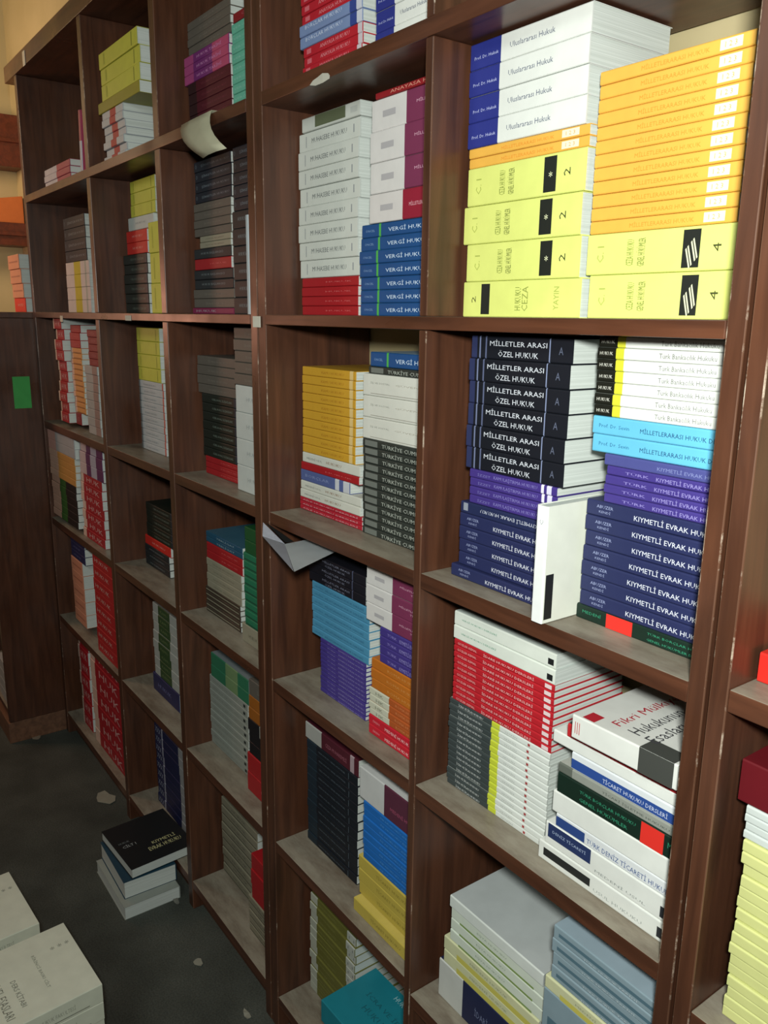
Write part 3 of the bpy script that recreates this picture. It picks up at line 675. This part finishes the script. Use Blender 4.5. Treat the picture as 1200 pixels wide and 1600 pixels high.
# every book of every stack, then the 264 that show largest become objects of their own
PLAN = []
for col, row, side, rows in STACKS:
    tot = {}
    for r in rows: tot[r[0]] = tot.get(r[0], 0) + r[1]
    seen = {}
    for si, (key, n, x0, x1, z0, z1, y, d, jit) in enumerate(rows):
        th = (z1 - z0) / n; jx = .0007 * jit; L = (x1 - x0) - 2 * jx; cx = (x0 + x1) / 2
        for i in range(n):
            seen[key] = seen.get(key, 0) + 1
            k = tot[key] - seen[key]                     # how many of the kind lie above it
            if tot[key] == 1: o_ = ''
            elif k == 0: o_ = 'topmost '
            elif seen[key] == 1: o_ = 'lowest '
            else: o_ = ORD[k] + ' from top '
            place = '%s %s' % (col, 'shelves' if col == 'right-edge' else 'column')
            label = '%s%s, %s, %s row, %s stack' % (o_, T[key]['desc'], place, row, side)
            if len(label.split()) > 16: label = label.rsplit(' ', 1)[0]
            grp = '%ss, %s, %s row, %s stack' % (T[key]['desc'], place, row, side)
            loc = (cx + random.uniform(-jx, jx), y + random.uniform(0, .002 * jit), z0 + i * th)
            rz = random.uniform(-.002, .002) * jit
            dist = (Vector(loc) - Vector((0, -.8, 1.72))).length
            px_area = L * (th + .03 * th / .05) * (loc[1] + .8) / dist ** 3
            PLAN.append((px_area, (col, row, side, si), key, L, d, th - .0003, loc, rz, label, grp))
keep = sorted(range(len(PLAN)), key=lambda i: -PLAN[i][0])[:264]
keep = set(keep)
SRC = {}
REST = []
for i, (ar, sid, key, L, d, th, loc, rz, label, grp) in enumerate(PLAN):
    if i not in keep: REST.append((key, L, d, th, loc, rz)); continue
    if sid not in SRC:
        src = make_book(key, L, d, th, loc, (0, 0, rz), label, grp)
        SRC[sid] = (src, list(src.children))
    else:
        src, kids = SRC[sid]
        c = src.copy(); COL.objects.link(c); c.location = loc; c.rotation_euler = (0, 0, rz)
        for ch in kids:
            q = ch.copy(); q.parent = c; COL.objects.link(q)
        c['label'] = label; c['group'] = grp
# the smaller, farther books: one object
V = []; F = []; MI = []; MM = []
for key, L, d, th, loc, rz in REST:
    mw = Matrix.Translation(loc) @ Matrix.Rotation(rz, 4, 'Z')
    for me in book_parts(key, L, d, th):
        if me is None: continue
        n = len(V); V += [tuple(mw @ v.co) for v in me.vertices]
        idx = []
        for q in me.materials:
            if q not in MM: MM.append(q)
            idx.append(MM.index(q))
        for p in me.polygons: F.append(tuple(n + v for v in p.vertices)); MI.append(idx[p.material_index])
me = bpy.data.meshes.new('distant_books'); me.from_pydata(V, [], F)
for q in MM: me.materials.append(q)
me.polygons.foreach_set('material_index', MI)
tag(link(bpy.data.objects.new('distant_books', me)) or bpy.data.objects['distant_books'], 'the many small-looking law books stacked in the farther and narrower spots of the shelves', 'books', None, 'stuff')

# ---- loose books
make_book('upright', .163, .19, .0195, (-.719, -.008, 1.3186 + .0825), (0, math.radians(-90), 0),
          'white book standing upright between the navy stacks, fifth column', None,
          extra=prints((), [(.03, .42, .02, .10, '#15181a')], lambda u, v, e: (-.0815 + u * .163, .19 * v, -e), 'black_strip'))
bk = make_book('leaning', .196, .15, .012, (-1.583, .006, 1.7238 + .098), (0, math.radians(-90), 0), 'thin pale upright book beside the black stack, third column')
bk = make_book('magentabox', .17, .13, .02, (-2.69, .02, uz(.515) + .094), (0, math.radians(-86), 0), 'magenta book leaning on the right panel, far left column, top row')
T['fikri'] = dict(desc='', s='#d4d6d0', c='#cfd0ca', bands=(), patch=[(.66, .97, 0, 1, '#3e403c')], text=[('|||', .03, .08, .5, .5, '#b03038')])
def cover90(L, D, Th):
    # the title reads across the width of the cover
    return lambda u, v, e: (-L / 2 + (1 - v) * L, D * u, Th + e)
make_book('fikri', .160, .185, .034, (-.5835, .006, 1.1728), (0, 0, math.radians(1)), 'white book with red Fikri Mülkiyet cover title, topmost of the mixed pile',
          extra=prints([('Fikri Mülkiyet', .12, .90, .66, .12, '#a42230'), ('Hukukunun', .12, .68, .50, .12, '#3c3c40'), ('Esasları', .12, .50, .34, .12, '#3c3c40')],
                           [(.02, .14, .80, .92, '#a8202c'), (0, .16, .03, .34, '#3e403c')], cover90(.160, .185, .034), 'cover_print'))
T['teal'] = dict(desc='', s='#1c7d8c', c='#1c7d8c', bands=(), patch=(), text=())
make_book('teal', .235, .150, .055, (-1.165, -.008, .2145), (0, 0, math.radians(2)), 'teal blue book lying flat at the bottom of the fourth column',
          extra=prints([('HUKUK', .4, .62, .88, .08, '#9fc6cc'), ('İCRA VE İFLAS', .2, .8, .62, .1, '#145e6a'), ('HUKUKU', .3, .7, .42, .1, '#145e6a')], (), top_place(.235, .150, .055), 'cover_print'))
for z, n in ((.0966, 1),):
    for i in range(2): make_book('whiteplain', .235, .15, .0585, (-1.165, .0, z + i * .0588), (0, 0, .02), '%s white book under the teal book, fourth column' % ('upper', 'lower')[1 - i])
# floor stack beside the bookcase
T['dark'] = dict(desc='', s='#101a20', c='#10181c', bands=(), patch=(), text=())
T['tealf'] = dict(desc='', s='#16384a', c='#16384a', bands=(), patch=(), text=())
T['greyf'] = dict(desc='', s='#8f958e', c='#8f958e', bands=(), patch=(), text=())
make_book('greyf', .262, .17, .040, (-2.225, -.012, .0002), (0, 0, math.pi), 'pale book lying lowest in the small stack on the floor')
make_book('tealf', .232, .160, .055, (-2.243, -.006, .0404), (0, 0, math.pi - .02), 'thick book with dark teal cover in the middle of the floor stack')
make_book('dark', .236, .208, .030, (-2.262, .058, .0975), (0, 0, math.pi + .06), 'black book with yellow title topmost of the floor stack',
          extra=prints([('KIYMETLİ', .33, .41, .33, .36, '#c2c492', 270), ('EVRAK HUKUKU', .21, .29, .36, .50, '#c2c492', 270), ('CİLT I', .46, .53, .80, .2, '#9ca6a8', 270), ('HUKUK', .56, .60, .84, .16, '#6c7678', 270)], (), top_place(.236, .208, .030), 'cover_print'))
# big white books, lower left corner
T['bigw'] = dict(desc='', s='#c6c9b6', c='#d2d4c2', bands=(), patch=(), text=[('HUKUK FAKÜLTESİ', .55, .8, .5, .3, '#8d8f80'), ('____________', .1, .9, .15, .05, '#7c7e70')])
lines = [('____________________', .10 + .0 * k, .55, .20 + .09 * k, .02, '#7a7c70', 0) for k in range(6)]
pr = prints([('HUKUK FAKÜLTESİ YAYINLARI', .12, .15, .42, .6, '#8a8c7e', 270), ('MEDENİ HUKUKUN', .24, .30, .38, .50, '#74766a', 270), ('GENEL ESASLARI', .36, .42, .38, .55, '#74766a', 270),
                 ('DERS KİTABI', .48, .53, .36, .36, '#7c7e72', 270), ('BİRİNCİ BASKI CİLT', .68, .71, .50, .48, '#85887a', 270), ('* * *', .82, .96, .72, .05, '#6f7266')], (), top_place(.30, .243, .0463), 'cover_print')
for nm, X, Y, words in (('front', -1.578, -.39, 'nearest'), ('back', -1.853, -.455, 'far')):
    for i in range(6):
        o = make_book('bigw', .30, .243, .0463, (X + (.004 if i % 2 else 0) * (-1 if i < 5 else 0), Y - .15, i * .0466 + .0005), (0, 0, math.radians(94)),
                      '%s large white book of the %s floor pile, lower left corner' % (('lowest', 'fifth from top', 'fourth from top', 'third from top', 'second from top', 'topmost')[i], words),
                      'large white books, %s floor pile' % words, extra=pr if i == 5 else None)

# ---- loose papers
def sheet(name, rows, m, label, cat, th=.0006):
    bm = bmesh.new(); g = [[bm.verts.new(p) for p in r] for r in rows]
    for i in range(len(g) - 1):
        for j in range(len(g[0]) - 1): bm.faces.new((g[i][j], g[i][j + 1], g[i + 1][j + 1], g[i + 1][j]))
    bmesh.ops.recalc_face_normals(bm, faces=bm.faces[:])
    bmesh.ops.solidify(bm, geom=bm.faces[:], thickness=th)
    o = obj(name, bm, m); 
    for p in o.data.polygons: p.use_smooth = True
    return tag(o, label, cat)
zT = uz(.515)
rows = []
for i in range(9):
    s = i / 8
    # from the shelf top, over the edge, then curling down and out
    if s < .25: y, z, dx = .03 - s * .14, zT + .0015, 0
    else:
        a = (s - .25) / .75
        y = -.005 - .030 * math.sin(a * 2.0); z = zT + .001 - .095 * a; dx = .17 * a ** 1.3
    x0, x1 = -1.875 + dx, -1.715 + dx * .72
    rows.append([(x0 + (x1 - x0) * u, y - .006 * math.sin(u * 3.14) * s, z + .003 * u) for u in (0, .33, .66, 1)])
sheet('curled_paper', rows, mat('#a9a78e', .8), 'curled cream paper hanging over the shelf edge, third column', 'paper')
# open folded paper sticking out under the shelf, fourth column
t = empty('folded_booklet', (-1.42, .02, 1.262)); tag(t, 'black and white folded booklet sticking out below the shelf, fourth column', 'booklet')
def loc_(p): return (p[0] + 1.42, p[1] - .02, p[2] - 1.262)
def quad(name, pts, m):
    bm = bmesh.new(); f = bm.faces.new([bm.verts.new(loc_(p)) for p in pts]); bmesh.ops.solidify(bm, geom=[f], thickness=.0008); return obj(name, bm, m, t)
quad('white_page', [(-1.412, -.015, 1.272), (-1.412, .057, 1.274), (-1.306, .044, 1.274), (-1.25, -.086, 1.268)], mat('#d2d8da', .7))
quad('white_flap', [(-1.475, -.030, 1.306), (-1.412, -.015, 1.2725), (-1.2505, -.087, 1.2685), (-1.450, -.045, 1.284)], mat('#b9bcc6', .7))
quad('black_sheet', [(-1.475, -.026, 1.3065), (-1.455, -.003, 1.287), (-1.40, .0, 1.277), (-1.413, -.013, 1.2745)], mat('#0d0f0e', .6))  # flat black sheet beside the white page and flap

def scrap(name, loc, w, h, m, label, vertical=False, seed=1):
    rr = random.Random(seed); bm = bmesh.new(); n = 9; vs_ = []
    for i in range(n):
        a = 2 * math.pi * i / n; r = rr.uniform(.65, 1.1); u, v = math.cos(a) * w / 2 * r, math.sin(a) * h / 2 * r
        vs_.append(bm.verts.new((u, rr.uniform(-.001, .0), v) if vertical else (u, v, rr.uniform(0, .003))))
    f = bm.faces.new(vs_); r_ = bmesh.ops.triangulate(bm, faces=[f]); bmesh.ops.solidify(bm, geom=r_['faces'], thickness=.0008)
    return tag(obj(name, bm, m, loc=loc), label, 'paper')
def tagp(loc, w, h, label, m='#c9c7b8'):
    o = obj('paper_tag', box_bm(-w / 2, w / 2, -.0012, 0, -h / 2, h / 2, .0003), mat(m, .7), loc=loc); return tag(o, label, 'paper tag')
tagp((-1.539, -.0015, 1.709), .032, .022, 'small white tag on the long shelf edge between third and fourth columns')
tagp((-2.301, -.0015, 1.710), .045, .014, 'small grey tag on the long shelf edge, second column')
tagp((-3.18, -.003, 2.553), .03, .045, 'small white tag on the top board at its left end')
tagp((-2.963, -.0015, 1.702), .03, .02, 'small white tag on the long shelf edge, far left column')
scrap('torn_paper', (-1.285, -.004, 2.109), .07, .016, mat('#b3b1a4', .8), 'torn white paper on the shelf edge under the red books, fourth column', True, 3)
scrap('paper_scrap', (-2.745, -.03, .002), .10, .07, mat('#8d8c7e', .8), 'pale torn scrap on the floor by the bookcase foot', seed=5)
scrap('paper_scrap', (-1.819, -.074, .002), .035, .028, mat('#8d8c7e', .8), 'round pale scrap alone on the dark floor', seed=6)
scrap('paper_scrap', (-2.083, -.03, .002), .05, .02, mat('#6d6e66', .8), 'small grey scrap beside the floor stack of books', seed=8)
scrap('paper_scrap', (-3.35, -.12, .002), .05, .04, mat('#8a7c6c', .8), 'tiny scrap on the floor near the left cabinet foot', seed=9)
scrap('paper_scrap', (-1.590, -.045, .002), .04, .016, mat('#8d8c7e', .8), 'tiny scrap on the floor near the picture bottom', seed=11)

# ---- low cabinet at the far left with things on it
root = empty('side_cabinet', (-3.67, -.02, 0)); tag(root, 'dark low wooden cabinet at the far left with a green note', 'cabinet')
def cpart(n, a, b, y0, y1, c, d, m, top=None):
    return obj(n, box_bm(a + 3.67, b + 3.67, y0 + .02, y1 + .02, c, d, .0012, None if top is None else 1), [m] if top is None else [m, top], root)
XC = -3.362
cpart('side_panel', XC - .022, XC, -.215, .24, .09, 1.70, WOOD_V)
cpart('side_panel', -4.10, -4.078, -.215, .24, .09, 1.70, WOOD_V)
cpart('top_board', -4.10, XC, -.215, .24, 1.701, 1.722, WOOD_H, WOOD_D)
cpart('back_panel', -4.078, XC - .022, .225, .24, .09, 1.70, WOOD_V)
for z in (.11, .50, .92, 1.32): cpart('shelf_board', -4.077, XC - .023, -.21, .224, z, z + .02, WOOD_H, WOOD_D)
cpart('plinth', -4.10, XC + .004, -.222, .24, 0, .089, wood('bare_plinth', '#5c4030', '#7a5640', grain=(1, 1, 0)))
tag(obj('paper_note', box_bm(0, .001, -.031, .031, -.06, .06), mat('#3f9a4c', .7), loc=(XC + .0004, -.06, 1.424)), 'bright green note stuck on the dark side panel at far left', 'note')
for i in range(4):
    make_book('salmon' if i else 'redbright', .17, .16, .052, (XC - .088, -.02 - .004 * i, 1.7225 + i * .0525), (0, 0, 0),
              ('lowest red book on the low cabinet, far left', 'second lowest book on the low cabinet, far left', 'third lowest book on the low cabinet, far left', 'topmost pink book on the low cabinet, far left')[i],
              'books on the low cabinet')
for k, z in enumerate((.1305, .5205)):
    for i in range(4):
        make_book('salmon' if k else 'greyplain', .2, .16, .045, (XC - .13, -.2, z + i * .0453), (0, 0, 0),
                  '%s %s book inside the far left cabinet' % (('lowest', 'second', 'third', 'topmost')[i], ('grey', 'salmon')[k]), 'books inside the low cabinet')
# wall boards above the cabinet
def wall_board(label, x0, x1, y0, y1, z0, z1, lip=None):
    o = obj('wall_shelf', box_bm(x0, x1, y0, y1, z0, z1, .002), WOOD_RED); tag(o, label, 'shelf')
    obj('shelf_lip', box_bm(x1 + .0005, x1 + .018, y0, y1, (z0 + z1) / 2 - .008, (z0 + z1) / 2 + .01, .002), WOOD_RED, o)
    return o
wall_board('reddish wooden header board on the far left wall, topmost of the two', -4.549, -4.40, -1.6, .261, 2.39, 2.62)
wall_board('dark reddish shelf on the far left wall under the orange carton', -4.549, -4.40, -1.6, .261, 2.035, 2.139)
bm = box_bm(-.06, .06, -.35, .22, 0, .125, .004)
for v in bm.verts:
    if v.co.z > .1: v.co.z -= .09 * max(0, -v.co.y) / .35
tag(obj('cardboard_carton', bm, mat('#c4703c', .8), loc=(-4.475, .03, 2.1395)), 'orange lit cardboard carton on the dark reddish wall shelf', 'carton')
